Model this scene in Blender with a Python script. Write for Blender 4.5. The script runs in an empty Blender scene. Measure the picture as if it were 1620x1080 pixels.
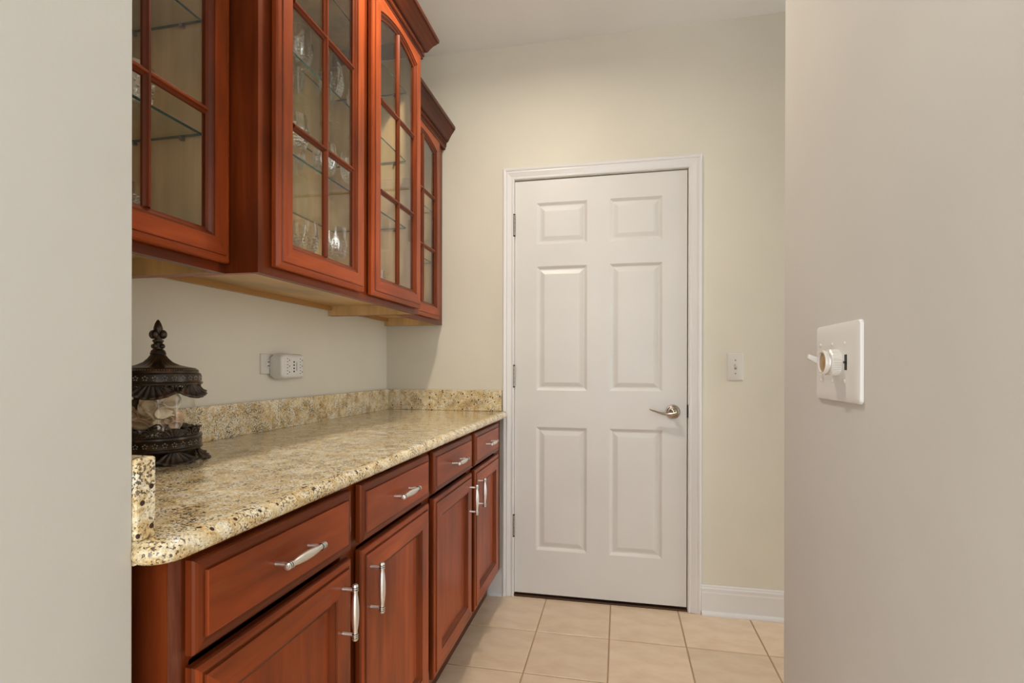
import bpy, bmesh, math, random
from mathutils import Matrix, Vector
from math import sin, cos, pi, sqrt
random.seed(7)
S = bpy.context.scene
C = S.collection
# ---------------------------------------------------------------- camera
FPX, YAW, PIT, ROLL, H = 825.07, 0.2038, -0.0012, 0.0018, 1.126
F = Vector((-sin(YAW)*cos(PIT), cos(YAW)*cos(PIT), sin(PIT)))
R = Vector((cos(YAW), sin(YAW), 0)); U = R.cross(F)
R, U = R*cos(ROLL)+U*sin(ROLL), -R*sin(ROLL)+U*cos(ROLL)
cd = bpy.data.cameras.new('camera'); cam = bpy.data.objects.new('camera', cd); C.objects.link(cam)
cd.sensor_width = 36; cd.lens = FPX/1620*36; cd.shift_y = 41.85/1620; cd.clip_start = .02
m = Matrix.Identity(4)
for i in range(3): m[i][0], m[i][1], m[i][2] = R[i], U[i], -F[i]
m[2][3] = H
cam.matrix_world = m
S.camera = cam
# ---------------------------------------------------------------- world, lamps, exposure
w = bpy.data.worlds.new('world'); S.world = w; w.use_nodes = True
bg = w.node_tree.nodes['Background']
bg.inputs[0].default_value = (.955, .98, 1.0, 1); bg.inputs[1].default_value = 3.9
def lamp(name, loc, r, e, col, spread=180):
    l = bpy.data.lights.new(name, 'AREA'); l.shape = 'DISK'; l.size = 2*r; l.energy = e; l.color = col
    l.spread = math.radians(spread)
    o = bpy.data.objects.new(name, l); o.location = loc; C.objects.link(o); return o
lamp('pantry_downlight', (-.46, 1.50, 2.70), .055, 16, (1, .90, .75), 168)
S.view_settings.view_transform = 'Standard'; S.view_settings.look = 'None'
S.view_settings.gamma = 1; S.view_settings.use_curve_mapping = False
S.view_settings.exposure = 0.0
S.cycles.max_bounces = 10; S.cycles.transparent_max_bounces = 32
S.cycles.caustics_reflective = False; S.cycles.caustics_refractive = False
S.cycles.sample_clamp_indirect = 6
# ---------------------------------------------------------------- materials
def new(name):
    mt = bpy.data.materials.new(name); mt.use_nodes = True
    nt = mt.node_tree; return mt, nt, nt.nodes['Principled BSDF']
def N(nt, t, **k):
    n = nt.nodes.new(t)
    for a, b in k.items(): setattr(n, a, b)
    return n
def ramp(nt, fac, stops, interp='LINEAR'):
    n = N(nt, 'ShaderNodeValToRGB'); n.color_ramp.interpolation = interp
    e = n.color_ramp.elements
    while len(e) < len(stops): e.new(.5)
    for q, (p, c) in zip(e, stops):
        q.position = p; q.color = (c if len(c) == 4 else (*c, 1)) if not isinstance(c, (int, float)) else (c, c, c, 1)
    nt.links.new(fac, n.inputs[0]); return n.outputs[0]
def noise(nt, sc, det=3, rough=.5, scale3=(1, 1, 1), co='Object', loc=(0, 0, 0), dist=0):
    t = N(nt, 'ShaderNodeTexCoord'); mp = N(nt, 'ShaderNodeMapping')
    mp.inputs['Scale'].default_value = scale3; mp.inputs['Location'].default_value = loc
    n = N(nt, 'ShaderNodeTexNoise'); n.inputs['Scale'].default_value = sc; n.inputs['Detail'].default_value = det
    n.inputs['Roughness'].default_value = rough; n.inputs['Distortion'].default_value = dist
    nt.links.new(t.outputs[co], mp.inputs[0]); nt.links.new(mp.outputs[0], n.inputs['Vector']); return n.outputs['Fac']
def mix(nt, fac, a, b, mode='MIX'):
    n = N(nt, 'ShaderNodeMix', data_type='RGBA', blend_type=mode)
    for s, v in ((0, fac), (6, a), (7, b)):
        if hasattr(v, 'is_linked'): nt.links.new(v, n.inputs[s])
        elif isinstance(v, (int, float)): n.inputs[s].default_value = v
        else: n.inputs[s].default_value = (*v, 1)
    return n.outputs[2]
def bump(nt, b, hgt, st, dist=.001):
    n = N(nt, 'ShaderNodeBump'); n.inputs['Strength'].default_value = st; n.inputs['Distance'].default_value = dist
    nt.links.new(hgt, n.inputs['Height']); nt.links.new(n.outputs[0], b.inputs['Normal'])
def plain(name, col, rough=.5, metal=0, coat=0, spec=None):
    mt, nt, b = new(name)
    b.inputs['Base Color'].default_value = (*col, 1); b.inputs['Roughness'].default_value = rough
    b.inputs['Metallic'].default_value = metal; b.inputs['Coat Weight'].default_value = coat
    b.inputs['Coat Roughness'].default_value = .12
    if spec is not None: b.inputs['Specular IOR Level'].default_value = spec
    return mt
def paint(name, col, rough=.6, st=.25, sc=220):
    mt = plain(name, col, rough); nt = mt.node_tree; b = nt.nodes['Principled BSDF']
    v = noise(nt, 2.5, 3); cc = ramp(nt, v, [(.3, tuple(c*.965 for c in col)), (.7, tuple(min(1, c*1.03) for c in col))])
    nt.links.new(cc, b.inputs['Base Color'])
    bump(nt, b, noise(nt, sc, 2), st, .0006); return mt
M = {}
M['wall'] = paint('cream wall paint', (.70, .665, .565), .55)
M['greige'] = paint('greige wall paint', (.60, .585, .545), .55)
M['ceiling'] = paint('flat ceiling paint', (.82, .81, .79), .8)
M['white'] = paint('white trim enamel', (.74, .73, .725), .28, .05)
M['door'] = paint('white door enamel', (.71, .70, .68), .38, .12, 300)
M['plastic'] = plain('white plastic', (.72, .71, .68), .28)
M['plasticA'] = plain('ivory white plastic', (.66, .63, .58), .35)
M['dark'] = plain('black slot', (.008, .008, .008), .6)
def wood(name, axis, cols, sc=1):
    mt, nt, b = new(name)
    s3 = {'z': (26, 26, 2.2), 'y': (26, 2.2, 26), 'x': (2.2, 26, 26)}[axis]
    g = noise(nt, 1.6*sc, 5, .62, s3, dist=.3)
    bl = noise(nt, 5, 2, .5, {'z': (1.5, 1.5, .6), 'y': (1.5, .6, 1.5), 'x': (.6, 1.5, 1.5)}[axis])
    c1 = ramp(nt, g, [(.25, cols[0]), (.5, cols[1]), (.75, cols[2])])
    c2 = mix(nt, 1.0, c1, ramp(nt, bl, [(.28, (.58, .62, .66)), (.5, (.95, .95, .95)), (.72, (1.18, 1.16, 1.12))]), 'MULTIPLY')
    nt.links.new(c2, b.inputs['Base Color'])
    b.inputs['Roughness'].default_value = .30; b.inputs['Specular IOR Level'].default_value = .22
    bump(nt, b, g, .06, .0005); return mt
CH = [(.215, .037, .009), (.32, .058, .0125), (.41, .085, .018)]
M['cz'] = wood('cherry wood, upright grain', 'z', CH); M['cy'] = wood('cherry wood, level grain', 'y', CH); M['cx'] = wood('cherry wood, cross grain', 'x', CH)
M['gz'] = wood('dark glazed cherry moulding, upright', 'z', [tuple(q*.50 for q in c) for c in CH]); M['gy'] = wood('dark glazed cherry moulding, level', 'y', [tuple(q*.50 for q in c) for c in CH])  # darkened cherry: glazed mouldings partly shade, frames and sides painted shade only
CD = [tuple(q*.28 for q in c) for c in CH]  # crown's shade put into the colour: cherry, much darkened
M['crown'] = wood('cherry with painted shade', 'y', CD)
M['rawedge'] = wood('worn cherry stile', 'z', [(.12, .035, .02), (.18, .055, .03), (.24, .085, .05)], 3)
MP = [(.66, .42, .19), (.74, .50, .245), (.80, .56, .30)]
M['maple'] = wood('maple interior', 'z', MP); M['maple_y'] = wood('maple underside', 'y', [tuple(q*.9 for q in c) for c in MP])
M['maple_dk'] = plain('amber hanging rail', (.44, .23, .075), .4)
def granite():
    mt, nt, b = new('speckled tan granite')
    base = ramp(nt, noise(nt, 34, 6, .66, dist=.7), [(.30, (.50, .31, .11)), (.42, (.74, .56, .29)), (.54, (.88, .78, .55)), (.70, (.90, .87, .78))])
    big = noise(nt, 9, 3, .5, loc=(3, 1, 2))
    base = mix(nt, ramp(nt, big, [(.47, 0), (.68, .5)]), base, (.66, .47, .21))
    grn = noise(nt, 260, 2, .6)
    base = mix(nt, 1., base, ramp(nt, grn, [(.3, .70), (.7, 1.16)]), 'MULTIPLY')
    gy = noise(nt, 95, 3, .6, loc=(9, 4, 3), dist=1.0)
    base = mix(nt, ramp(nt, gy, [(.58, 0), (.66, .6)]), base, (.30, .25, .19))
    cl = noise(nt, 22, 3, .55, loc=(5, 7, 1)); sp = noise(nt, 270, 2, .55, loc=(1, 2, 8))
    ad = N(nt, 'ShaderNodeMath', operation='MULTIPLY_ADD'); nt.links.new(cl, ad.inputs[0]); ad.inputs[1].default_value = .50; nt.links.new(sp, ad.inputs[2])
    base = mix(nt, ramp(nt, ad.outputs[0], [(.815, 0), (.87, .92)]), base, ramp(nt, noise(nt, 60, 2, loc=(2, 9, 5)), [(.42, (.025, .02, .018)), (.58, (.15, .085, .04))]))
    t = N(nt, 'ShaderNodeTexCoord'); v = N(nt, 'ShaderNodeTexVoronoi'); v.inputs['Scale'].default_value = 85; v.inputs['Randomness'].default_value = 1
    nt.links.new(t.outputs['Object'], v.inputs['Vector'])
    sep = N(nt, 'ShaderNodeSeparateColor'); nt.links.new(v.outputs['Color'], sep.inputs[0])
    gt = N(nt, 'ShaderNodeMath', operation='GREATER_THAN'); nt.links.new(sep.outputs[0], gt.inputs[0]); gt.inputs[1].default_value = .78
    lt = N(nt, 'ShaderNodeMath', operation='LESS_THAN'); nt.links.new(v.outputs['Distance'], lt.inputs[0]); lt.inputs[1].default_value = .30
    mu = N(nt, 'ShaderNodeMath', operation='MULTIPLY'); nt.links.new(gt.outputs[0], mu.inputs[0]); nt.links.new(lt.outputs[0], mu.inputs[1])
    base = mix(nt, mu.outputs[0], base, (.045, .014, .009))
    nt.links.new(base, b.inputs['Base Color']); b.inputs['Roughness'].default_value = .16; b.inputs['Coat Weight'].default_value = .3
    b.inputs['Coat Roughness'].default_value = .06
    return mt
M['granite'] = granite()
def tilemat():
    mt, nt, b = new('beige ceramic tile')
    oi = N(nt, 'ShaderNodeObjectInfo')
    c = ramp(nt, noise(nt, 7, 4, .55, (1, 2.2, 1)), [(.3, (.66, .50, .345)), (.55, (.74, .585, .42)), (.75, (.78, .63, .47))])
    c = mix(nt, 1., c, ramp(nt, oi.outputs['Random'], [(0, .93), (1, 1.05)]), 'MULTIPLY')
    nt.links.new(c, b.inputs['Base Color']); b.inputs['Roughness'].default_value = .3
    bump(nt, b, noise(nt, 14, 3), .12, .002); return mt
M['tile'] = tilemat(); M['grout'] = paint('tan grout', (.42, .31, .19), .9, .6, 400)
M['nickel'] = plain('satin nickel', (.82, .81, .79), .34, 1); M['nickel_w'] = plain('warm brushed nickel', (.46, .40, .34), .24, 1)
M['ring'] = plain('dark engraved ring', (.02, .02, .022), .4, .6)
M['hinge'] = plain('aged nickel hinge', (.35, .32, .28), .35, 1)
M['thresh'] = wood('dark threshold wood', 'x', [(.05, .025, .012), (.08, .04, .02), (.10, .05, .025)])
def glassmat(name, tint, ior, rough=0., power=5):
    mt = bpy.data.materials.new(name); mt.use_nodes = True; nt = mt.node_tree; nt.nodes.clear()
    o = N(nt, 'ShaderNodeOutputMaterial'); t = N(nt, 'ShaderNodeBsdfTransparent'); g = N(nt, 'ShaderNodeBsdfGlossy')
    t.inputs[0].default_value = (*tint, 1); g.inputs['Roughness'].default_value = rough; g.inputs[0].default_value = (1, 1, 1, 1)
    lw = N(nt, 'ShaderNodeLayerWeight'); lw.inputs[0].default_value = .5; f0 = ((ior-1)/(ior+1))**2
    pw = N(nt, 'ShaderNodeMath', operation='POWER'); pw.inputs[1].default_value = power; nt.links.new(lw.outputs['Facing'], pw.inputs[0])
    f = N(nt, 'ShaderNodeMath', operation='MULTIPLY_ADD'); f.inputs[1].default_value = 1-f0; f.inputs[2].default_value = f0; nt.links.new(pw.outputs[0], f.inputs[0])
    mx = N(nt, 'ShaderNodeMixShader'); nt.links.new(f.outputs[0], mx.inputs[0]); nt.links.new(t.outputs[0], mx.inputs[1]); nt.links.new(g.outputs[0], mx.inputs[2])
    nt.links.new(mx.outputs[0], o.inputs[0]); return mt
M['glass'] = glassmat('clear pane glass', (.97, .98, .97), 1.38)
M['shelf'] = glassmat('clear shelf glass', (.93, .96, .95), 1.4)
M['crystal'] = glassmat('cut crystal', (.975, .975, .97), 2.1, .04, 2.6)
M['facet'] = glassmat('polished cut facets', (.97, .97, .96), 5.0, .08)
M['jarglass'] = glassmat('jar glass', (.98, .98, .97), 1.3)
M['edge'] = plain('green glass edge', (.014, .055, .047), .2, 0, 0, .2)
def bronze():
    mt, nt, b = new('antiqued bronze resin')
    n = noise(nt, 60, 4, .6)
    g = N(nt, 'ShaderNodeNewGeometry'); 
    c = ramp(nt, n, [(.35, (.008, .0045, .0028)), (.55, (.024, .012, .006)), (.75, (.12, .055, .018))])
    c = mix(nt, ramp(nt, g.outputs['Pointiness'], [(.56, 0), (.72, .5)]), c, (.16, .12, .08))
    nt.links.new(c, b.inputs['Base Color']); b.inputs['Metallic'].default_value = 0; b.inputs['Roughness'].default_value = .28; return mt
M['bronze'] = bronze()
M['silver'] = plain('rubbed silver beading', (.33, .29, .24), .3, .4)
def petalmat(name, a, b2):
    mt, nt, b = new(name)
    c = ramp(nt, noise(nt, 30, 3), [(.3, a), (.7, b2)])
    nt.links.new(c, b.inputs['Base Color']); b.inputs['Roughness'].default_value = .8; return mt
M['petal'] = petalmat('dried cream petal', (.90, .74, .57), (.95, .86, .72)); M['petal2'] = petalmat('dried tan petal', (.74, .50, .31), (.88, .68, .49))
M['leafdk'] = petalmat('dried dark leaf', (.04, .026, .012), (.10, .06, .03))
M['amber'] = plain('amber dial face', (.36, .22, .08), .35)
M['knobclear'] = plain('clear acrylic', (.66, .63, .58), .12, 0, .5)
# ---------------------------------------------------------------- helpers
def obj(name, vs, fs, mats, parent=None, smooth=False, fm=None, loc=None):
    """one mesh object; vs in world space unless loc is given (then local)"""
    if not isinstance(mats, (list, tuple)): mats = [mats]
    off = Vector((0, 0, 0)); p = parent
    while p is not None: off = off+Vector(p.location); p = p.parent
    me = bpy.data.meshes.new(name)
    if loc is None: vs = [Vector(v)-off for v in vs]
    me.from_pydata([tuple(v) for v in vs], [], fs)
    for q in mats: me.materials.append(M[q] if isinstance(q, str) else q)
    if fm: me.polygons.foreach_set('material_index', fm)
    if smooth: me.polygons.foreach_set('use_smooth', [True]*len(me.polygons))
    bm = bmesh.new(); bm.from_mesh(me); bmesh.ops.recalc_face_normals(bm, faces=bm.faces); bm.to_mesh(me); bm.free()
    if smooth and smooth != 1: me.set_sharp_from_angle(angle=smooth)
    me.update()
    o = bpy.data.objects.new(name, me); C.objects.link(o)
    if parent: o.parent = parent
    if loc is not None: o.location = Vector(loc)-off
    return o
class B:
    """collects shapes into one mesh"""
    def __init__(s): s.v = []; s.f = []; s.m = []
    def add(s, vs, fs, mi=0):
        k = len(s.v); s.v += [tuple(v) for v in vs]; s.f += [tuple(i+k for i in f) for f in fs]
        s.m += list(mi) if isinstance(mi, (list, tuple)) else [mi]*len(fs); return s
    def box(s, x0, x1, y0, y1, z0, z1, mi=0):   # faces: -z +z -y +x +y -x
        vs = [(x0, y0, z0), (x1, y0, z0), (x1, y1, z0), (x0, y1, z0), (x0, y0, z1), (x1, y0, z1), (x1, y1, z1), (x0, y1, z1)]
        return s.add(vs, [(0, 3, 2, 1), (4, 5, 6, 7), (0, 1, 5, 4), (1, 2, 6, 5), (2, 3, 7, 6), (3, 0, 4, 7)], mi)
    def cbox(s, x0, x1, y0, y1, z0, z1, b=.002, mi=0):   # chamfered box
        bm = bmesh.new(); bmesh.ops.create_cube(bm, size=1)
        for v in bm.verts: v.co = Vector((x0+(v.co.x+.5)*(x1-x0), y0+(v.co.y+.5)*(y1-y0), z0+(v.co.z+.5)*(z1-z0)))
        bmesh.ops.bevel(bm, geom=list(bm.edges), offset=b, segments=2, profile=.5, affect='EDGES')
        bm.verts.index_update(); s.add([v.co[:] for v in bm.verts], [tuple(v.index for v in f.verts) for f in bm.faces], mi); bm.free(); return s
    def lathe(s, prof, n=32, c=(0, 0, 0), axis='z', mi=0, rmod=None, caps=True):
        vs = []; fs = []
        for (r, z) in prof:
            for i in range(n):
                a = 2*pi*i/n; rr = r*(rmod(a, r, z) if rmod else 1)
                p = (rr*cos(a), rr*sin(a), z)
                if axis == 'y': p = (p[0], p[2], p[1])
                if axis == 'x': p = (p[2], p[0], p[1])
                vs.append((c[0]+p[0], c[1]+p[1], c[2]+p[2]))
        for k in range(len(prof)-1):
            for i in range(n): j = (i+1) % n; fs.append((k*n+i, k*n+j, (k+1)*n+j, (k+1)*n+i))
        if caps:
            fs.append(tuple(range(n))); fs.append(tuple(range((len(prof)-1)*n, len(prof)*n)))
        mm = mi if not isinstance(mi, list) else [mi[k] for k in range(len(prof)-1) for i in range(n)]+([0, 0] if caps else [])
        return s.add(vs, fs, mm)
    def tube(s, pts, rad, n=10, mi=0, flat=1.0, up=Vector((0, 0, 1))):
        vs = []; fs = []; P = [Vector(p) for p in pts]
        for k, p in enumerate(P):
            d = (P[min(k+1, len(P)-1)]-P[max(k-1, 0)]).normalized()
            a = d.cross(up); a = a.normalized() if a.length > 1e-4 else Vector((1, 0, 0)); b = d.cross(a)
            r = rad[k] if isinstance(rad, (list, tuple)) else rad
            for i in range(n): t = 2*pi*i/n; vs.append(p+a*r*cos(t)+b*r*flat*sin(t))
        for k in range(len(P)-1):
            for i in range(n): j = (i+1) % n; fs.append((k*n+i, k*n+j, (k+1)*n+j, (k+1)*n+i))
        fs.append(tuple(range(n))); fs.append(tuple(range((len(P)-1)*n, len(P)*n)))
        return s.add(vs, fs, mi)
    def ball(s, c, r, n=10, mi=0, sc=(1, 1, 1)):
        pr = [(r*sin(pi*k/n), -r*cos(pi*k/n)) for k in range(n+1)]
        k0 = len(s.v); s.lathe([(max(a, 1e-5), b) for a, b in pr], n+2, (0, 0, 0), 'z', mi)
        for i in range(k0, len(s.v)): q = s.v[i]; s.v[i] = (c[0]+q[0]*sc[0], c[1]+q[1]*sc[1], c[2]+q[2]*sc[2])
        return s
    def prism(s, poly, h0, h1, axis='x', mi=0):   # polygon in the plane across the axis
        n = len(poly); mp = {'x': lambda a, b, h: (h, a, b), 'y': lambda a, b, h: (a, h, b), 'z': lambda a, b, h: (a, b, h)}[axis]
        vs = [mp(a, b, h0) for a, b in poly]+[mp(a, b, h1) for a, b in poly]
        return s.add(vs, [tuple(range(n)), tuple(range(n, 2*n))]+[(i, (i+1) % n, n+(i+1) % n, n+i) for i in range(n)], mi)
    def make(s, name, mats, parent=None, smooth=False, loc=None): return obj(name, s.v, s.f, mats, parent, smooth, s.m, loc)
def tag(o, label=None, cat=None, group=None, kind=None):
    for k, v in (('label', label), ('category', cat), ('group', group), ('kind', kind)):
        if v: o[k] = v
    return o
def thing(name, loc, label=None, cat=None, group=None, kind=None):
    o = bpy.data.objects.new(name, None); o.empty_display_size = .05; C.objects.link(o); o.location = loc
    return tag(o, label, cat, group, kind)
def copy_tree(o, parent=None):
    c = o.copy(); C.objects.link(c); c.parent = parent
    for ch in list(o.children): copy_tree(ch, c)
    return c
def sweep(prof, path, closed_prof=True, ups=None):
    """prof: (out, z) points; path: (x,y) points, mitred; 'out' is to the right of travel"""
    vs = []; fs = []; n = len(prof); P = [Vector(p) for p in path]
    for k, p in enumerate(P):
        ds = []
        if k > 0: ds.append((P[k]-P[k-1]).normalized())
        if k < len(P)-1: ds.append((P[k+1]-P[k]).normalized())
        nn = [Vector((d.y, -d.x)) for d in ds]; b = nn[0] if len(nn) == 1 else (nn[0]+nn[1])/(1+nn[0].dot(nn[1]))
        for (o, z) in prof: vs.append((p.x+b.x*o, p.y+b.y*o, z))
    for k in range(len(P)-1):
        for i in range(n if closed_prof else n-1): j = (i+1) % n; fs.append((k*n+i, k*n+j, (k+1)*n+j, (k+1)*n+i))
    if closed_prof: fs.append(tuple(range(n))); fs.append(tuple(range((len(P)-1)*n, len(P)*n)))
    return vs, fs
def rings(y0, y1, z0, z1, X, rl, cap=False, close=False, na=12, glaze_shade=()):
    """nested rings facing +X.  rl: (side, bottom, top insets, height, arch).  material 0 upright, 1 level"""
    vs = []; fs = []; fm = []; n = 3+na+1-0
    for (ds, db, dt, h, ar) in rl:
        a, b, lo, hi = y0+ds, y1-ds, z0+db, z1-dt
        pts = [(a, lo), (b, lo)]
        for i in range(na+1): t = i/na; pts.append((b+(a-b)*t, hi+ar*(1-(2*t-1)**2)))
        vs += [(X+h, y, z) for y, z in pts]
    n = na+3
    seq = list(range(len(rl)-1))
    prs = [(k, k+1) for k in seq]+([(len(rl)-1, 0)] if close else [])
    for k, q in prs:
        for i in range(n):
            j = (i+1) % n; fs.append((k*n+i, k*n+j, q*n+j, q*n+i)); fm.append((0 if i in (1, n-1) else 1)+(2 if k in glaze_shade else 0))
    if cap: fs.append(tuple((len(rl)-1)*n+i for i in range(n))); fm.append(0)
    return vs, fs, fm
# ---------------------------------------------------------------- dimensions
YF, XL, ZC = 2.521, -1.185, 2.710          # far wall, left wall, ceiling
PL, PR = -.586, .360                       # passage walls
# ---------------------------------------------------------------- structure
def struct(name, b, mats, parent=None, smooth=False):
    return tag(b.make(name, mats, parent, smooth), kind='structure')
TX = [-.348+.3068*k for k in range(-4, 10)]; TY = [2.200-.3085*k for k in range(-2, 11)]
floor = struct('floor', B().box(-3, 3.6, -2.4, 2.75, -.10, -.003), 'grout')
G = .0028
tcache = {}
def tile(x0, x1, y0, y1):
    x0 += G; x1 -= G; y0 += G; y1 -= G
    if x1-x0 < .004 or y1-y0 < .004: return
    key = (round(x1-x0, 4), round(y1-y0, 4)); cx, cy = (x0+x1)/2, (y0+y1)/2
    if key not in tcache:
        a, b = (x1-x0)/2, (y1-y0)/2; e = .0016; v = []
        for q, z in ((0, -.0035), (0, -.0012), (e, 0)):
            v += [(-a+q, -b+q, z), (a-q, -b+q, z), (a-q, b-q, z), (-a+q, b-q, z)]
        f = [(8, 9, 10, 11)]+[(k*4+i, k*4+(i+1) % 4, k*4+4+(i+1) % 4, k*4+4+i) for k in (0, 1) for i in range(4)]
        tcache[key] = obj('tile', v, f, 'tile', floor, loc=(cx, cy, 0)); return
    o = tcache[key].copy(); C.objects.link(o); o.parent = floor; o.location = (cx, cy, 0)
for i in range(len(TX)-1):
    for j in range(len(TY)-1):
        y1, y0 = TY[j], TY[j+1]; x0, x1 = TX[i], TX[i+1]
        xa, xb = (-.66, 2.09) if y0 > 1.1 else ((-.66, PR-.002) if y0 > .5 else ((PL+.002 if y1 > -.2 else -1.5, PR-.002)))
        x0, x1, y1 = max(x0, xa), min(x1, xb), min(y1, YF-.0)
        if x1 > x0 and y1 > y0: tile(x0, x1, y0, y1)
struct('ceiling', B().box(-3, 3.6, -2.4, 2.75, ZC, ZC+.1), 'ceiling')
struct('wall_left', B().box(XL-.12, XL, .531, YF, 0, ZC), 'wall')
struct('wall_left_front', B().cbox(-3, PL, -.25, .533, 0, ZC, .002), 'greige')
struct('wall_right_front', B().cbox(PR, 3.6, -.25, 1.264, 0, ZC, .002), 'greige')
struct('wall_back_room_left', B().box(-3.1, -3, -2.4, -.25, 0, ZC), 'wall')
struct('wall_back_room_right', B().box(3.6, 3.7, -2.4, -.25, 0, ZC), 'wall')
DX0, DX1, DZ1 = -.508, .304, 2.040          # door slab
OX0, OX1, OZ = DX0-.0035, DX1+.004, DZ1+.004
wf = B(); wf.box(XL-.12, OX0, YF, YF+.06, 0, ZC); wf.box(OX1, 3.6, YF, YF+.06, 0, ZC); wf.box(OX0, OX1, YF, YF+.06, OZ, ZC)
wf.box(XL-.12, 3.6, YF+.06, YF+.14, 0, ZC)  # solid backing added behind the opening so no sky leaks around the door
struct('wall_far', wf, 'wall')
# door ----------------------------------------------------------------
door = thing('door_1', ((DX0+DX1)/2, YF, 0), 'white six panel door with lever handle in the far wall', kind='structure')
YD = YF+.003                                 # slab face
PX = [(-.400, -.154), (-.048, .194)]; PZ = [(1.726, 1.929), (1.014, 1.619), (.233, .835)]
sl = B(); T = .036
zs = [.019]; 
for (a, b) in reversed(PZ): zs += [a, b]
zs += [DZ1]
sl.box(DX0, PX[0][0], YD, YD+T, .019, DZ1); sl.box(PX[1][1], DX1, YD, YD+T, .019, DZ1); sl.box(PX[0][1], PX[1][0], YD, YD+T, .019, DZ1)
for (a, b) in PX:
    for k in range(0, len(zs), 2): sl.box(a, b, YD, YD+T, zs[k], zs[k+1])
slab = sl.make('door_slab', 'door', door)
for (a, b) in PX:
    for (lo, hi) in PZ:
        v = []; f = []
        rl = [(0, .0), (.006, .004), (.013, .0095), (.019, .0095), (.038, .0030), (.042, .0026)]
        for d, h in rl: v += [(a+d, YD+h, lo+d), (b-d, YD+h, lo+d), (b-d, YD+h, hi-d), (a+d, YD+h, hi-d)]
        for k in range(len(rl)-1): f += [(k*4+i, k*4+(i+1) % 4, k*4+4+(i+1) % 4, k*4+4+i) for i in range(4)]
        k = len(rl)-1; f.append((k*4, k*4+1, k*4+2, k*4+3))
        nb = len(v); v += [(a, YD+T, lo), (b, YD+T, lo), (b, YD+T, hi), (a, YD+T, hi)]
        f += [(i, (i+1) % 4, nb+(i+1) % 4, nb+i) for i in range(4)]+[(nb, nb+1, nb+2, nb+3)]
        obj('panel', v, f, 'door', slab)
# casing, moulded profile (distance from opening, proud)
cp = [(0, 0), (0, .009), (.004, .0115), (.010, .0115), (.013, .0095), (.022, .012), (.034, .0155), (.040, .0145), (.043, .0175), (.050, .019), (.055, .0165), (.057, .012), (.057, 0)]
cx0, cx1, cz = DX0-.001, DX1+.0055, DZ1+.006
def casing(name, e0, e1):
    v = []; f = []; n = len(cp)
    for e in (e0, e1):
        for d, h in cp: p = e(d); v.append((p[0], YF-h, p[1]))
    f = [(i, (i+1) % n, n+(i+1) % n, n+i) for i in range(n)]+[tuple(range(n)), tuple(range(n, 2*n))]
    return obj(name, v, f, 'white', door)
casing('casing', lambda d: (cx0-d, 0.0), lambda d: (cx0-d, cz+d))
casing('casing', lambda d: (cx1+d, 0.0), lambda d: (cx1+d, cz+d))
casing('head_casing', lambda d: (cx0-d, cz+d), lambda d: (cx1+d, cz+d))
st = B(); st.box(OX0, OX0+.012, YD+T+.001, YF+.0595, 0, OZ); st.box(OX1-.012, OX1, YD+T+.001, YF+.0595, 0, OZ); st.box(OX0, OX1, YD+T+.001, YF+.0595, OZ-.012, OZ)
st.make('door_stop', 'white', door)
B().cbox(OX0, OX1, YF-.004, YF+.058, -.001, .007, .002).make('threshold', 'thresh', door)
for zc in (1.824, 1.083, .349):
    h = B()
    for k in range(5):
        z0 = zc-.050+k*.020; h.lathe([(.0058, z0+.0008), (.0058, z0+.0192)], 12, (DX0-.0015, YF-.0075, 0))
    hg = h.make('hinge', 'hinge', door, .6)
    q = B(); q.lathe([(.003, zc-.056), (.006, zc-.054), (.006, zc-.051), (.0046, zc-.0505), (.0046, zc+.0505), (.006, zc+.051), (.006, zc+.054), (.002, zc+.056)], 12, (DX0-.0015, YF-.0075, 0)); q.make('hinge_pin', 'ring', hg, .6)
HX, HZ = .242, .921
rs = B(); rs.lathe([(.033, 0), (.033, -.004), (.031, -.008), (.026, -.009), (.024, -.011), (.023, -.014), (.015, -.016), (.012, -.018), (.0115, -.046), (.010, -.048)], 32, (HX, YD, HZ), 'y')
ros = rs.make('rosette', 'nickel_w', door, .7)
lv = B(); pts = []; rad = []
for k in range(17):
    t = k/16; pts.append((HX+.010-.118*t, YD-.052+.006*sin(pi*t), HZ-.012*sin(t*pi*.9)+.024*t*t-.006*max(0, t-.75)*8*t*.6)); rad.append(.0115-.0055*t if t < .9 else .0055-.02*(t-.9))
lv.tube(pts, rad, 12, 0, .62); lv.ball((HX, YD-.050, HZ), .0135, 10, 0, (1, .7, 1))
lv.make('lever', 'nickel_w', ros, .7)
B().cbox(DX1-.001, DX1+.006, YF-.006, YF+.001, .895, .955, .0012).make('strike_plate', 'ring', door)
# baseboards
bp = [(0, 0), (.027, .0), (.027, .006), (.024, .013), (.018, .017), (.0135, .018), (.0135, .098), (.0125, .102), (.0115, .104), (.0115, .118), (.008, .124), (.008, .128), (.005, .132), (0, .132)]
def baseboard(name, path):
    v, f = sweep([(a, z+.0002) for a, z in bp], path); return tag(obj(name, v, f, 'white'), kind='structure')
baseboard('baseboard_far', [(cx1+.0575, YF-.0002), (3.5995, YF-.0002)])
baseboard('baseboard_far_left', [(-.6395, YF-.0002), (cx0-.0575, YF-.0002)])
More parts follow.
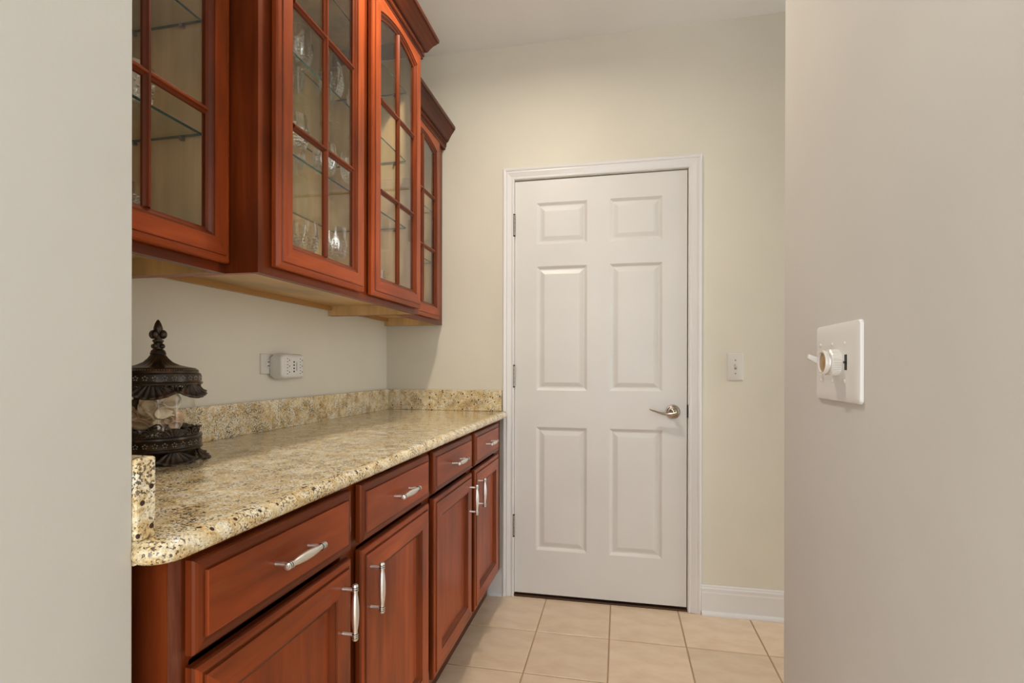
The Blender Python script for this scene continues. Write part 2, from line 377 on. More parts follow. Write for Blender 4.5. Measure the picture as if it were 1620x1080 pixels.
# ---------------------------------------------------------------- base cabinets
XB = -.577                                   # face frame plane
COL = [(.597, 1.014), (1.058, 1.474), (1.515, 1.934), (1.973, 2.383)]
def handle_mesh(n='pull_handle'):
    """bar pull along local Z, standing off along +X"""
    b = B()
    pr = []; mi = []
    z = -.0575
    seq = [(.0005, -.0575, 0), (.0045, -.0570, 0), (.0060, -.0545, 0), (.0060, -.0515, 1), (.0052, -.0508, 1), (.0062, -.0500, 0), (.0062, -.0475, 1), (.0052, -.0468, 1), (.0064, -.0460, 0), (.0064, -.0435, 1), (.0050, -.0425, 0)]
    seq += [(.0047+.0032*(1-(q/6)**2), .038*q/6, 0) for q in range(-6, 7)]
    seq += [(r, -zz, seq[max(0, i-1)][2]) for i, (r, zz, mm) in reversed(list(enumerate(seq[:11])))]
    b.lathe([(r, zz) for r, zz, _ in seq], 14, (.028, 0, 0), 'z', [q[2] for q in seq[:-1]])
    for s in (-1, 1):
        b.lathe([(.0042, 0), (.0038, .004), (.0036, .027)], 10, (0, 0, s*.0455), 'x')
    return b
HM = None
def handle(parent, loc, horiz):
    global HM
    off = Vector((0, 0, 0)); p = parent
    while p is not None: off += Vector(p.location); p = p.parent
    if HM is None:
        o = handle_mesh().make('pull_handle', ['nickel', 'ring'], parent, .7, loc=loc); HM = o
    else:
        o = HM.copy(); C.objects.link(o); o.parent = parent; o.location = Vector(loc)-off
    o.rotation_euler = (pi/2, 0, 0) if horiz else (0, 0, 0)
    o['label'] = 'satin nickel bar pull with dark rings'
DT = .025; GP = .006
def base_unit(y0, y1, cols, label):
    u = thing('base_cabinet', ((XL+XB)/2, (y0+y1)/2, 0), label, 'cabinet', 'base cabinets under the granite counter')
    b = B()
    for y in (y0, y1-.018): b.box(XL+.001, XB-.018, y, y+.018, .135 if y == y0 else .135, .878)
    b.box(XL+.001, XB-.018, y0, y1, .135, .150); b.box(XL+.001, XL+.008, y0, y1, .135, .878)
    b.make('carcass', 'gz', u)  # darker cherry stands in for shade on the cabinet end
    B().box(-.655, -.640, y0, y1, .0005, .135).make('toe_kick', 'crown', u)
    fr = B()
    ys = [y0]+[v for c in cols for v in (c[0]+.012, c[1]-.012)]+[y1]
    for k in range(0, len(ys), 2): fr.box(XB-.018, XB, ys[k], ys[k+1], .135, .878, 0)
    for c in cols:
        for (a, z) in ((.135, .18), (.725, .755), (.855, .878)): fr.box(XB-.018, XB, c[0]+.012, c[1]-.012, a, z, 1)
    fr.make('face_frame', ['gz', 'gy'], u)  # shade around the doors is painted into the frame's darker colour
    for i, (a, c) in enumerate(cols):
        rl = [(0, 0, 0, GP, 0), (0, 0, 0, .016, 0), (.002, .002, .002, .0195, 0), (.006, .006, .006, .0215, 0), (.012, .012, .012, .0222, 0), (.0175, .0175, .0175, .0212, 0), (.0185, .0185, .0185, .0245, 0), (.0205, .0205, .0205, DT, 0)]
        v, f, fm = rings(a, c, .738, .866, XB, rl, True, na=1, glaze_shade=(0, 1, 2, 3, 4, 5)); fm[-1] = 1
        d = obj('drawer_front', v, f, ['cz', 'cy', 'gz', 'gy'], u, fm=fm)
        handle(d, (XB+DT-.001, (a+c)/2, .803), True)
        rl = [(0, 0, 0, GP, 0), (0, 0, 0, .016, 0), (.002, .002, .002, .0195, 0), (.006, .006, .006, .0215, 0), (.012, .012, .012, .0222, 0), (.0165, .0165, .0165, .0214, 0), (.0175, .0175, .0175, .0245, 0), (.0195, .0195, .0195, DT, 0),
              (.062, .062, .062, DT, 0), (.063, .063, .063, .0222, 0), (.068, .068, .068, .0210, 0), (.074, .074, .074, .0145, 0), (.078, .078, .078, .0120, 0), (.078, .078, .078, GP, 0)]
        v, f, fm = rings(a, c, .167, .722, XB, rl, False, na=1, glaze_shade=(0, 1, 4, 5, 8, 9, 10, 11, 12))
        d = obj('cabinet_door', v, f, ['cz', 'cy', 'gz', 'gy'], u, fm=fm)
        B().box(XB+GP, XB+.0118, a+.0775, c-.0775, .2445, .6445).make('panel', 'cz', d)
        hy = c-.042 if i % 2 == 0 else a+.036
        handle(d, (XB+DT-.001, hy, .628), False)
    return u
uA = base_unit(.575, 1.4885, COL[:2], 'cherry base cabinet nearest the camera, two drawers over two doors')
uB = base_unit(1.4895, 2.496, COL[2:], 'cherry base cabinet beside the white door, two drawers over two doors')
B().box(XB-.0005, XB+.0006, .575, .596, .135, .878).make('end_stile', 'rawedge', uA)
B().box(XB, XB+.006, 1.034, 1.037, .770, .800).make('slide_tab', 'plastic', uA)
# ---------------------------------------------------------------- countertop
ct = thing('countertop', (-.86, 1.5, .881), 'speckled tan granite countertop with low backsplash on the cherry cabinets', 'countertop')
def counter():
    XFc = -.537; path = []; r = .040
    path.append((PL+.0005, .5340)); path.append((PL+.0008, .5300))
    for k in range(9): t = -pi/2+pi/2*k/8; path.append((XFc-r+r*cos(t), .567+r*sin(t)))
    for k in range(1, 30): path.append((XFc, .567+(2.490-.567)*k/30))
    for k in range(6): t = pi/2*k/5; path.append((XFc-.012+.012*cos(t), 2.489+.012*sin(t)))
    path.append((-.570, 2.501)); path.append((-.570, YF-.001))
    back = [(XL+.001, YF-.001), (XL+.001, .5335)]
    nf = len(path); P = [Vector(p) for p in path]
    # inward normals
    nr = []
    for k in range(nf):
        if k in (0,): nr.append(Vector((0, 0))); continue
        d = (P[min(k+1, nf-1)]-P[k-1]).normalized(); nr.append(Vector((-d.y, d.x)))
    nr[1] = Vector((0, 1)); nr[-1] = Vector((0, 0)); nr[-2] = Vector((0, 0))
    lev = []; z0, z1 = .8805, .910
    lev += [(.012, z0), (.008, z0+.0010), (.004, z0+.0035), (.0012, z0+.008), (0, z0+.013), (.0012, z0+.0185), (.0045, z0+.0235), (.009, z0+.0270), (.015, z0+.0289), (.022, z1)]
    v = []; f = []; n = nf+2
    for d, z in lev:
        for k in range(nf): q = P[k]+nr[k]*d; v.append((q.x, q.y, z))
        for q in back: v.append((*q, z))
    for a in range(len(lev)-1):
        f += [(a*n+i, a*n+(i+1) % n, (a+1)*n+(i+1) % n, (a+1)*n+i) for i in range(n)]
    f.append(tuple(range(n))); f.append(tuple((len(lev)-1)*n+i for i in range(n)))
    return obj('slab', v, f, 'granite', ct, .9)
counter()
B().cbox(XL+.001, -.580, .5335, .561, .910, 1.0125, .003).make('side_splash', 'granite', ct)
B().cbox(XL+.001, XL+.022, .5615, YF-.001, .910, 1.0125, .002).make('backsplash', 'granite', ct)
B().cbox(XL+.0225, -.5685, YF-.021, YF-.001, .910, 1.0125, .002).make('end_splash', 'granite', ct)
# ---------------------------------------------------------------- upper cabinets
ZB = 1.338
def upper(y0, y1, XF, ztop, doors, zmun, arch_side, zdt, shelves, label, crown_path, near_ext, far_ext, ck=1.0):
    u = thing('wall_cabinet', ((XL+XF)/2, (y0+y1)/2, ZB), label, 'cabinet', 'glazed cherry wall cabinets')
    xb = XF-.019
    # side panels: outside cherry darkened to paint in shade, inside maple ; faces order -z +z -y +x +y -x
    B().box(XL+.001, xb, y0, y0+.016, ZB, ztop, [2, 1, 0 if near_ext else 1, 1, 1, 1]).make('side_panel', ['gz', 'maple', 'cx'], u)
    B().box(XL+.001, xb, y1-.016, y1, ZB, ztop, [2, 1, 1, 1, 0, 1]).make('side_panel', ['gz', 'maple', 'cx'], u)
    B().box(XL+.001, XL+.007, y0+.016, y1-.016, 1.378, ztop).make('back_panel', 'maple', u)
    B().box(XL+.007, xb, y0+.016, y1-.016, 1.378, 1.392, [1, 0, 0, 0, 0, 0]).make('bottom_panel', ['maple', 'maple_y'], u)
    B().box(XL+.001, XL+.018, y0+.016, y1-.016, 1.3605, 1.378).make('hanging_rail', 'maple_dk', u)
    B().box(XL+.007, xb, y0+.016, y1-.016, ztop-.016, ztop).make('top_panel', 'maple', u)
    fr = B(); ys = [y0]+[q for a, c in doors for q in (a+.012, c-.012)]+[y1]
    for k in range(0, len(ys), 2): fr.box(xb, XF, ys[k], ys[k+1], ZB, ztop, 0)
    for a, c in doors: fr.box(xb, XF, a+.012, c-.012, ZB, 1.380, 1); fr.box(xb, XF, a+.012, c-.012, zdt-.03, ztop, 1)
    fr.make('face_frame', ['gz', 'gy'], u)  # frame darkened to paint in the shade between doors
    for z in shelves:
        s = B(); x0, x1 = XL+.030, XF-.045
        s.box(x0, x1, y0+.019, y1-.019, z-.006, z, [0, 0, 1, 1, 1, 1]); s.make('glass_shelf', ['shelf', 'edge'], u)
        for yy in (y0+.016, y1-.016-.010):
            for xx in (x0+.05, x1-.05): B().box(xx-.004, xx+.004, yy, yy+.010, z-.013, z-.0062).make('shelf_pin', 'hinge', u)
    zb, AR = 1.358, .030
    for a, c in doors:
        dt0 = zdt-arch_side
        rl = [(0, 0, 0, .005, 0), (0, 0, 0, .016, 0), (.0025, .0025, .0025, .020, 0), (.008, .008, .008, .0222, 0), (.014, .014, .014, .0218, 0), (.0155, .0155, .0155, .0244, 0), (.018, .018, .018, .025, 0),
              (.050, .050, dt0, .025, AR), (.051, .051, dt0+.001, .0222, AR), (.056, .056, dt0+.006, .0212, AR), (.060, .060, dt0+.010, .0165, AR), (.0655, .0655, dt0+.0155, .0145, AR), (.0655, .0655, dt0+.0155, .005, AR)]
        v, f, fm = rings(a, c, zb, zdt, XF, rl, close=True, na=16, glaze_shade=(4, 7, 8, 9, 10, 11))
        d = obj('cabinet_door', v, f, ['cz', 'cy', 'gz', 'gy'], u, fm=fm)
        g0, g1 = a+.0655, c-.0655; gb = zb+.0655; gs = arch_side-.0155; ym = (g0+g1)/2
        ztop_at = lambda y: gs+AR*(1-((y-(a+c)/2)/((g1-g0)/2))**2)
        hw = .009
        sec = lambda b0: [(-hw, .009), (-hw, .014), (-hw*.55, .0175), (-hw*.25, .0215), (hw*.25, .0215), (hw*.55, .0175), (hw, .014), (hw, .009)]
        vb = B(); q = sec(0); n = len(q)
        vb.add([(XF+h, ym+o, gb) for o, h in q]+[(XF+h, ym+o, ztop_at(ym)+.002) for o, h in q], [(i, (i+1) % n, n+(i+1) % n, n+i) for i in range(n)]+[tuple(range(n)), tuple(range(n, 2*n))])
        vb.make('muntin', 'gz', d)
        for zm in zmun:
            hb = B(); hb.add([(XF+h-.0003, g0, zm+o) for o, h in q]+[(XF+h-.0003, g1, zm+o) for o, h in q], [(i, (i+1) % n, n+(i+1) % n, n+i) for i in range(n)]+[tuple(range(n)), tuple(range(n, 2*n))])
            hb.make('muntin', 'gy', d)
        zl = [gb]+list(zmun)+[None]
        for (p0, p1) in ((g0, ym), (ym, g1)):
            for k in range(3):
                poly = [(p0, zl[k]), (p1, zl[k])]
                if zl[k+1] is not None: poly += [(p1, zl[k+1]), (p0, zl[k+1])]
                else: poly += [(p1+(p0-p1)*i/8, ztop_at(p1+(p0-p1)*i/8)) for i in range(9)]
                B().prism(poly, XF+.0095, XF+.0125).make('pane', 'glass', d)
    zc = zdt+.008
    pr = [(-.018, 0), (.010, 0), (.014, .003), (.014, .012), (.018, .015), (.018, .034), (.021, .037), (.026, .038), (.030, .043), (.036, .056), (.046, .074), (.054, .084), (.058, .089), (.058, .094), (.064, .096), (.065, .106), (.065, .111), (-.018, .111)]
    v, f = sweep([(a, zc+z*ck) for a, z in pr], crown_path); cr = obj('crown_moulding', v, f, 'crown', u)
    # rope beading on the crown
    rp = B()
    (ax, ay), (bx, by) = [p for p in crown_path if abs(p[0]-XF) < 1e-6][:2]
    ay, by = min(ay, by), max(ay, by); n = int((by-ay)/.0085)
    for k in range(n):
        y = ay+.0085*k; x = XF+.018
        rp.add([(x, y, zc+.018*ck), (x, y+.0062, zc+.018*ck), (x, y+.0085+.0015, zc+.031*ck), (x, y+.0040, zc+.031*ck), (x+.0035, y+.002, zc+.019*ck), (x+.0035, y+.0045, zc+.019*ck), (x+.0035, y+.0078, zc+.030*ck), (x+.0035, y+.0055, zc+.030*ck)],
               [(4, 5, 6, 7), (0, 1, 5, 4), (1, 2, 6, 5), (2, 3, 7, 6), (3, 0, 4, 7)])
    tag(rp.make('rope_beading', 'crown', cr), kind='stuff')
    return u
XS, XCF = -.880, -.795
upper(.5345, 1.0295, XS, 2.30, [(.610, 1.022)], (1.674, 1.925), 2.152, 2.218, (1.653, 1.908), 'glazed cherry wall cabinet cut off by the near left wall', [(XS, .5345), (XS, 1.0295)], False, False)
upper(1.030, 1.978, XCF, 2.445, [(1.070, 1.490), (1.541, 1.955)], (1.713, 2.015), 2.296, 2.358, (1.685, 1.952, 2.225), 'tall glazed cherry wall cabinet with two doors, standing proud in the middle', [(XL+.02, 1.030), (XCF, 1.030), (XCF, 1.978), (XL+.02, 1.978)], True, True, .94)
upper(1.9785, 2.508, XS, 2.30, [(1.990, 2.418)], (1.676, 1.926), 2.152, 2.218, (1.653, 1.908), 'glazed cherry wall cabinet in the far corner beside the door wall', [(XS, 1.9785), (XS, YF-.001)], False, False)
# ---------------------------------------------------------------- crystal
def goblet():
    g = thing('wine_glass', (0, 0, 0))
    nn = 40
    fl = lambda a, r, z: 1+.05*cos(10*a)*max(0, sin(pi*min(1, max(0, (z-.095)/.075))))
    b = B(); b.lathe([(.012, .088), (.024, .096), (.033, .110), (.0385, .130), (.040, .150), (.0385, .172), (.036, .195), (.0350, .195), (.0372, .172), (.0385, .150), (.037, .131), (.0315, .112), (.022, .099), (.0005, .092)], nn, rmod=fl)
    bo = b.make('bowl', 'crystal', g, .35)
    cut = B()
    for k in range(14):
        for s in (-1, 1):
            a0 = 2*pi*k/14
            for t in range(6):
                z = .100+.0095*t; a = a0+s*.08*t; r = .0290+.0085*sin(min(1, t/4)*pi/2)
                cut.ball((r*cos(a), r*sin(a), z), .0030, 3)
    tag(cut.make('cut_facets', 'facet', bo), kind='stuff')
    B().lathe([(.0085, .0055), (.0055, .012), (.0045, .030), (.0062, .046), (.0072, .052), (.0048, .060), (.0050, .078), (.0120, .0885)], 10).make('stem', 'crystal', g)
    B().lathe([(.036, 0), (.0365, .0012), (.030, .0025), (.012, .0048), (.0085, .006)], 32).make('foot', 'crystal', g, .5)
    return g
def tumbler():
    g = thing('crystal_tumbler', (0, 0, 0)); nn = 48
    b = B(); b.lathe([(.030, 0), (.036, .004), (.041, .045), (.0445, .085), (.0425, .085), (.038, .045), (.033, .014), (.0005, .012)], nn, rmod=lambda a, r, z: 1+.04*abs(sin(8*a))*(1 if .004 < z < .07 else 0))
    bo = b.make('cup', 'crystal', g, .3)
    cut = B()
    for k in range(22):
        for t in range(7): a = 2*pi*k/22+.14*(t % 2); z = .012+.0085*t; r = .0378+.0008*t; cut.ball((r*cos(a), r*sin(a), z), .0034, 4)
    tag(cut.make('cut_facets', 'facet', bo), kind='stuff'); return g
gob = goblet(); tum = tumbler(); used = set()
def place(proto, x, y, z, label, cat, group, sc=1., rz=0):
    o = proto if proto.name not in used else copy_tree(proto)
    used.add(proto.name); o.location = (x, y, z+.0004); o.scale = (sc,)*3; o.rotation_euler.z = rz
    tag(o, label, cat, group)
A_, B_, F_ = 1.952, 1.685, 1.392
GC = 'crystal in the middle glazed cabinet'; GL = 'crystal in the left glazed cabinet'
for (x, y, z, lab, s) in [
    (-.975, 1.445, A_, 'cut crystal wine glass leftmost on the middle shelf of the tall cabinet', 1.08),
    (-1.075, 1.560, A_, 'faint crystal wine glass standing just behind the leftmost glass on the middle shelf', 1.0),
    (-.970, 1.625, A_, 'crystal wine glass right of the upright bar of the left door, on the middle shelf', 1.05),
    (-.930, 1.740, A_, 'crystal wine glass half hidden by the stile between the two tall doors, middle shelf', 1.0),
    (-.945, 1.860, A_, 'crystal wine glass behind the right tall door, on the middle shelf', 1.0),
    (-.945, 1.390, B_, 'cut crystal wine glass leftmost on the lowest glass shelf of the tall cabinet', .95),
    (-1.050, 1.530, B_, 'slim crystal wine glass behind the left door, second on the lowest glass shelf', .95),
    (-.985, 1.610, B_, 'crystal wine glass right of the upright bar on the lowest glass shelf', 1.0),
    (-.925, 1.680, B_, 'crystal wine glass beside the middle stile on the lowest glass shelf', .95),
    (-.935, 1.840, B_, 'crystal wine glass behind the right tall door, on the lowest glass shelf', .95),
    (-.985, 1.500, F_, 'crystal wine glass behind the upright bar of the left tall door, on the cabinet bottom', 1.0),
    (-.930, 1.585, F_, 'crystal wine glass on the cabinet bottom near the right edge of the left tall door', 1.0)]:
    place(gob, x, y, z, lab, 'glass', GC, s, random.random()*6)
for (x, y, z, lab, g, s) in [(-.900, 1.790, F_, 'squat cut crystal tumbler on the cabinet bottom behind the right tall door', GC, 1.05),
    (-1.000, .855, F_, 'cut crystal tumbler on the bottom of the left cabinet', GL, 1.2), (-1.000, .895, 1.653, 'cut crystal tumbler on the lower glass shelf of the left cabinet', GL, 1.1),
    (-.995, .870, 1.908, 'cut crystal tumbler on the upper glass shelf of the left cabinet', GL, 1.0)]:
    place(tum, x, y, z, lab, 'tumbler', g, s, random.random())
# ---------------------------------------------------------------- jar on the counter
JX, JY, JZ = -1.040, 1.010, .9105
jar = thing('lidded_jar', (JX, JY, JZ), 'glass jar with dark bronze lid, finial and scalloped base on the counter', 'jar')
def L(b, name, mats, par=jar, sm=.8): 
    b.v = [(x+JX, y+JY, z+JZ) for x, y, z in b.v]; return b.make(name, mats, par, sm)
flut = lambda n, a: (lambda t, r, z: 1+a*cos(n*t))
b = B(); b.lathe([(.060, .0005), (.078, .0005), (.074, .010), (.080, .024), (.0885, .028), (.0890, .032), (.0865, .034), (.0865, .052), (.0885, .054), (.0880, .058), (.080, .061), (.074, .062), (.060, .062)], 64)
base = L(b, 'base', 'bronze')
b = B(); b.lathe([(.0735, .061), (.0735, .195), (.0705, .195), (.0705, .065), (.0005, .064)], 64); L(b, 'glass_cylinder', 'jarglass')
b = B(); b.lathe([(.079, .174), (.088, .175), (.0895, .179), (.086, .182), (.0855, .198), (.084, .2005), (.0805, .202), (.081, .206), (.076, .2105), (.0005, .2105)], 64); lb = L(b, 'lid_band', 'bronze')
b = B(); b.lathe([(.0775, .2095), (.074, .2125), (.058, .2150), (.042, .2190), (.028, .2260), (.0195, .2350), (.0150, .2430), (.0162, .2450), (.0140, .2520), (.010, .2560), (.0005, .2560)], 96, rmod=lambda t, r, z: 1+(.035*cos(24*t) if .214 < z < .236 else 0))
lid = L(b, 'lid', 'bronze')
b = B(); b.lathe([(.0105, .252), (.0090, .260), (.0080, .268), (.0100, .272), (.0115, .2735), (.0115, .2765), (.008, .278)], 20)
for k in range(4):
    a = .2+k*pi/2; b.ball((.0095*cos(a), .0095*sin(a), .2625), .0062, 10); b.ball((.0120*cos(a), .0120*sin(a), .2895), .0090, 10, 0, (.9, .9, 1.15))
b.lathe([(.007, .277), (.0085, .286), (.0095, .296), (.0090, .305), (.0065, .314), (.003, .3215), (.0003, .324)], 16)
L(b, 'finial', 'bronze')
def shell(name, a0, z0, r0, length, flare, W, down=1, par=jar):
    v = []; f = []; ns, nt_ = 33, 9
    for k in range(nt_):
        t = k/(nt_-1)
        for i in range(ns):
            s = -1+2*i/(ns-1)
            ln = length*(1-.45*s*s)
            z = z0-down*t*ln; rr = r0+flare*t**1.6+(.0022*cos(s*pi*6.5))*(.25+.75*t)-.004*s*s*t+(.004 if k == nt_-1 else 0)
            a = a0+s*W*(.25+.75*t**.7)
            v.append((JX+rr*cos(a), JY+rr*sin(a), JZ+z))
    for k in range(nt_-1):
        for i in range(ns-1): f.append((k*ns+i, k*ns+i+1, (k+1)*ns+i+1, (k+1)*ns+i))
    o = obj(name, v, f, 'bronze', par, True); md = o.modifiers.new('thick', 'SOLIDIFY'); md.thickness = .004; return o
def scroll(name, a0, z0, r0, s, par):
    pts = []; rad = []
    for k in range(26):
        t = k/25; th = t*4.2*pi/2; q = .0105*(1-t*.75)
        u = q*cos(th)*s; zz = q*sin(th)
        pts.append((JX+r0*cos(a0+u/r0), JY+r0*sin(a0+u/r0), JZ+z0+zz)); rad.append(.0026*(1-.4*t))
    bb = B(); bb.tube(pts, rad, 7); return bb.make(name, 'bronze', par, True)
A0 = -1.95
for k in range(6):
    a = A0+k*pi/3
    shell('lid_shell', a, .178, .082, .031, .013, .50, 1)
    shell('foot_shell', a+pi/6, .026, .082, .0255, .019, .46, 1)
    shell('base_leaf', a+pi/6, .060, .0765, .018, .003, .40, -1)
    for s in (-1, 1): scroll('lid_scroll', a+pi/6+s*.13, .167, .083, s, lb); scroll('base_scroll', a+s*.13, .066, .079, s, base)
for (zz, r, par) in ((.043, .0868, base), (.1900, .0860, lb)):
    fb = B()
    for k in range(30):
        a = 2*pi*k/30
        for q in range(5):
            t = 2*pi*q/5+.3; fb.ball((r*cos(a+.0042*cos(t)/r), r*sin(a+.0042*cos(t)/r), zz+.0042*sin(t)), .0016, 4)
    tag(L(fb, 'rosette_band', 'silver', par, True), kind='stuff')
for (zz, r, par) in ((.0605, .0800, base), (.2085, .0785, lid)):
    fb = B()
    for k in range(100): a = 2*pi*k/100; fb.ball((r*cos(a), r*sin(a), zz), .0012, 4)
    tag(L(fb, 'pearl_beading', 'silver', par, True), kind='stuff')
# dried flowers inside
def flower(c, R0, n, mat, label, seed):
    """a loose ball of rolled trumpet petals, each its own mesh"""
    rnd = random.Random(seed); g = thing('dried_flower', c, label, 'flower', 'dried flowers in the jar')
    for k in range(n):
        zz = 1-2*(k+.5)/n; ph = k*2.39996+seed; d = Vector((sqrt(1-zz*zz)*cos(ph), sqrt(1-zz*zz)*sin(ph), zz))
        q = d.to_track_quat('Z', 'Y'); L0 = R0*(.85+.3*rnd.random()); rl = R0*(.40+.22*rnd.random()); tw = rnd.random()*6
        v = []; f = []; nu, nv = 15, 6; op = 5.4+.6*rnd.random()
        for j in range(nv):
            t = j/(nv-1)
            for i in range(nu):
                a = op*i/(nu-1)+tw; r = rl*(.10+.75*t**.8+(.22 if j == nv-1 else 0))*(1+.22*i/(nu-1)); z = L0*t*(1-.10*cos(a-tw))-(.04*R0 if j == nv-1 else 0)
                v.append(q @ Vector((r*cos(a), r*sin(a)*.8, z)))
        for j in range(nv-1):
            for i in range(nu-1): f.append((j*nu+i, j*nu+i+1, (j+1)*nu+i+1, (j+1)*nu+i))
        p = obj('petal', v, f, mat, g, True, loc=c); md = p.modifiers.new('thick', 'SOLIDIFY'); md.thickness = .0011
    return g
flower((JX+.018, JY-.014, JZ+.130), .034, 13, 'petal', 'large cream dried flower at the top of the jar', 3)
flower((JX-.026, JY-.022, JZ+.099), .027, 10, 'petal2', 'tan curled dried flower low on the left in the jar', 5)
flower((JX+.034, JY+.004, JZ+.094), .021, 9, 'petal2', 'small tan dried flower low on the right in the jar', 8)
lf = B(); 
for k in range(3):
    a = k*.7-.4; vs = []; fs = []
    for j in range(6):
        t = j/5
        for s in (-1, 0, 1): vs.append((-.012-.030*t*cos(a)+.004*s, -.030+.012*s*sin(pi*t)*sin(a), .135+.020*t*sin(a)+.013*s*sin(pi*t)))
    for j in range(5):
        for i in range(2): fs.append((j*3+i, j*3+i+1, (j+1)*3+i+1, (j+1)*3+i))
    lf.add(vs, fs)
lf.v = [(x+JX, y+JY, z+JZ) for x, y, z in lf.v]
lo = lf.make('dried_leaf', 'leafdk', None, True); md = lo.modifiers.new('thick', 'SOLIDIFY'); md.thickness = .001
tag(lo, 'dark dried leaf behind the top cream flower in the jar', 'leaf')
# ---------------------------------------------------------------- outlet and adapter on the left wall
def rrect(a0, a1, b0, b1, r, n=5):
    p = []
    for (ca, cb, t0) in ((a1-r, b1-r, 0), (a0+r, b1-r, pi/2), (a0+r, b0+r, pi), (a1-r, b0+r, 1.5*pi)):
        for k in range(n+1): t = t0+pi/2*k/n; p.append((ca+r*cos(t), cb+r*sin(t)))
    return p
def slab_x(b, poly_levels, mi=0):   # stacked outlines at x heights
    n = len(poly_levels[0][1]); v = []; f = []
    for x, p in poly_levels: v += [(x, a, c) for a, c in p]
    for k in range(len(poly_levels)-1): f += [(k*n+i, k*n+(i+1) % n, (k+1)*n+(i+1) % n, (k+1)*n+i) for i in range(n)]
    f += [tuple(range(n)), tuple((len(poly_levels)-1)*n+i for i in range(n))]; b.add(v, f, mi)
op = thing('outlet_plate', (XL, 1.603, 1.136), 'white outlet cover plate on the wall behind the plug adapter', 'outlet')
b = B(); slab_x(b, [(XL+.0003, rrect(1.545, 1.661, 1.101, 1.171, .004)), (XL+.003, rrect(1.545, 1.661, 1.101, 1.171, .004)), (XL+.0055, rrect(1.548, 1.658, 1.104, 1.168, .004))]); b.make('cover', 'plasticA', op)
b = B(); b.lathe([(.0165, 0), (.0165, .0015), (.015, .002)], 24, (XL+.0055, 1.584, 1.136), 'x'); rc = b.make('receptacle', 'plasticA', op)
b = B()
for (y, z) in ((1.580, 1.1425), (1.580, 1.1295)): b.box(XL+.0070, XL+.0080, y-.005, y+.005, z-.0014, z+.0014)
b.box(XL+.0070, XL+.0080, 1.590, 1.594, 1.134, 1.138)
b.make('slots', 'dark', rc)
ad = thing('plug_adapter', (XL, 1.635, 1.1), 'white multi socket plug adapter plugged into the wall outlet', 'adapter')
b = B(); y0, y1, z0, z1 = 1.572, 1.722, 1.083, 1.1725
def egg(d):
    p = rrect(y0+d, y1-d, z0+d, z1-d, .010, 6); q = []
    for (y, z) in p:
        w = abs(z-1.128)/.0445; q.append((y+(.034*w**3.2 if y < y0+.05 else 0), z))
    return q
slab_x(b, [(XL+.0085, egg(.006)), (XL+.014, egg(.001)), (XL+.022, egg(0)), (XL+.040, egg(.001)), (XL+.048, egg(.004)), (XL+.052, egg(.010)), (XL+.053, egg(.018))])
body = b.make('body', 'plastic', ad, 1.1)
FXA = XL+.0528
for yc in (1.622, 1.696):
    for zc in (1.1495, 1.1285, 1.1075):
        b = B()
        for dz in (.0052, -.0052): b.box(FXA, FXA+.0006, yc-.0058, yc+.0006, zc+dz-.0011, zc+dz+.0011)
        b.box(FXA, FXA+.0006, yc+.0062, yc+.0100, zc-.0020, zc+.0024)
        b.make('socket', 'dark', body)
for k in range(4): B().box(FXA, FXA+.0007, 1.6520, 1.6600, 1.1435-.0112*k-.0026, 1.1435-.0112*k+.0026).make('usb_port', 'dark', body)
B().cbox(FXA-.0005, FXA+.001, 1.6710, 1.6725, 1.112, 1.143, .0004).make('seam', M['ring'], body)
B().lathe([(.008, .0), (.008, .009)], 12, (XL+.0002+.001, 1.637, 1.136), 'x').make('plug', 'plastic', ad)
# ---------------------------------------------------------------- switch plates
sp = thing('toggle_switch', (.5125, YF, 1.13), 'small white toggle switch plate on the far wall right of the door', 'switch')
def slab_y(b, levels, mi=0):
    n = len(levels[0][1]); v = []; f = []
    for y, p in levels: v += [(a, y, c) for a, c in p]
    for k in range(len(levels)-1): f += [(k*n+i, k*n+(i+1) % n, (k+1)*n+(i+1) % n, (k+1)*n+i) for i in range(n)]
    f += [tuple(range(n)), tuple((len(levels)-1)*n+i for i in range(n))]; b.add(v, f, mi)
b = B(); q = (.478, .547, 1.067, 1.193)
slab_y(b, [(YF-.0003, rrect(*q, .004)), (YF-.003, rrect(*q, .004)), (YF-.006, rrect(q[0]+.004, q[1]-.004, q[2]+.004, q[3]-.004, .004))]); b.make('cover', 'plasticA', sp, .7)
B().box(.5075, .5175, YF-.0064, YF-.0058, 1.118, 1.142).make('slot', 'hinge', sp)
b = B(); b.add([(.5085, YF-.006, 1.126), (.5165, YF-.006, 1.126), (.5165, YF-.006, 1.136), (.5085, YF-.006, 1.136), (.5095, YF-.018, 1.136), (.5155, YF-.018, 1.136), (.5155, YF-.019, 1.142), (.5095, YF-.019, 1.142)], [(0, 1, 2, 3), (4, 5, 6, 7), (0, 1, 5, 4), (1, 2, 6, 5), (2, 3, 7, 6), (3, 0, 4, 7)]); b.make('toggle', 'plastic', sp)
for z in (1.100, 1.160): B().lathe([(.0034, 0), (.0034, -.001), (.0018, -.0016)], 12, (.5125, YF-.0058, z), 'y').make('screw', 'hinge', sp)
g3 = thing('dimmer_switch_plate', (PR, .9645, 1.135), 'wide white switch plate with toggle and clear dial on the right wall', 'switch')
b = B(); y0, y1, z0, z1 = .875, 1.054, 1.0705, 1.2
rr = lambda d: rrect(y0+d, y1-d, z0+d, z1-d, .007)
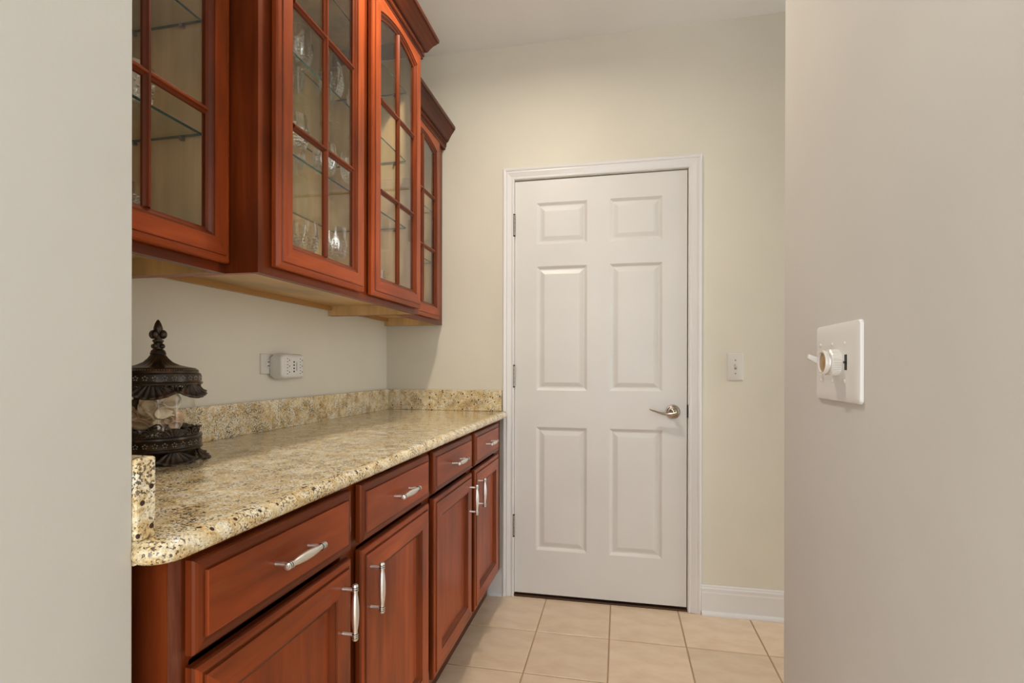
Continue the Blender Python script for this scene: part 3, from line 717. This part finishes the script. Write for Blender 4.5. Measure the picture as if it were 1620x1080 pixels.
slab_x(b, [(PR-.0003, rr(0)), (PR-.003, rr(.0)), (PR-.0052, rr(.0012)), (PR-.0068, rr(.006)), (PR-.0074, rr(.016))]); b.make('cover', 'plastic', g3, .6)
FP = PR-.0074
for y in (1.027, .976, .926):
    for z in (1.105, 1.1655): B().lathe([(.0032, 0), (.0032, -.0010), (.0016, -.0018)], 12, (FP, y, z), 'x').make('screw', 'plasticA', g3)
tb = B(); tb.cbox(FP-.0022, FP+.001, 1.0210, 1.0330, 1.121, 1.149, .0008); tg = tb.make('toggle_bezel', 'plastic', g3)
b = B(); b.add([(FP-.002, 1.0230, 1.130), (FP-.002, 1.0310, 1.130), (FP-.002, 1.0310, 1.143), (FP-.002, 1.0230, 1.143), (FP-.022, 1.0240, 1.1435), (FP-.022, 1.0300, 1.1435), (FP-.0205, 1.0300, 1.1505), (FP-.0205, 1.0240, 1.1505)], [(0, 1, 2, 3), (4, 5, 6, 7), (0, 1, 5, 4), (1, 2, 6, 5), (2, 3, 7, 6), (3, 0, 4, 7)]); b.make('toggle', 'plastic', tg)
kc = (FP, .956, 1.135)
b = B(); b.lathe([(.0215, 0), (.0212, -.012), (.0200, -.0135), (.0205, -.0215), (.0195, -.0235), (.0170, -.0235), (.0165, -.0200), (.0005, -.0200)], 72, kc, 'x', rmod=lambda t, r, z: 1+(.025*(1 if cos(36*t) > 0 else -1) if r > .0208 else 0))
kn = b.make('dial', 'knobclear', g3, .5)
b = B(); b.lathe([(.0163, -.0201), (.0161, -.0206), (.006, -.0210), (.0005, -.0222)], 40, kc, 'x'); b.make('dial_core', 'amber', kn, .5)
b = B(); b.lathe([(.0206, -.0150), (.0209, -.0165), (.0206, -.0180)], 40, kc, 'x', caps=False); b.make('dial_rim', 'nickel', kn, .5)
B().box(FP-.0004, FP+.0006, .9170, .9260, 1.1225, 1.1475).make('slide_slot', 'dark', g3)
B().cbox(FP-.003, FP, .9185, .9245, 1.133, 1.137, .0006).make('slide_tab', 'ring', g3)
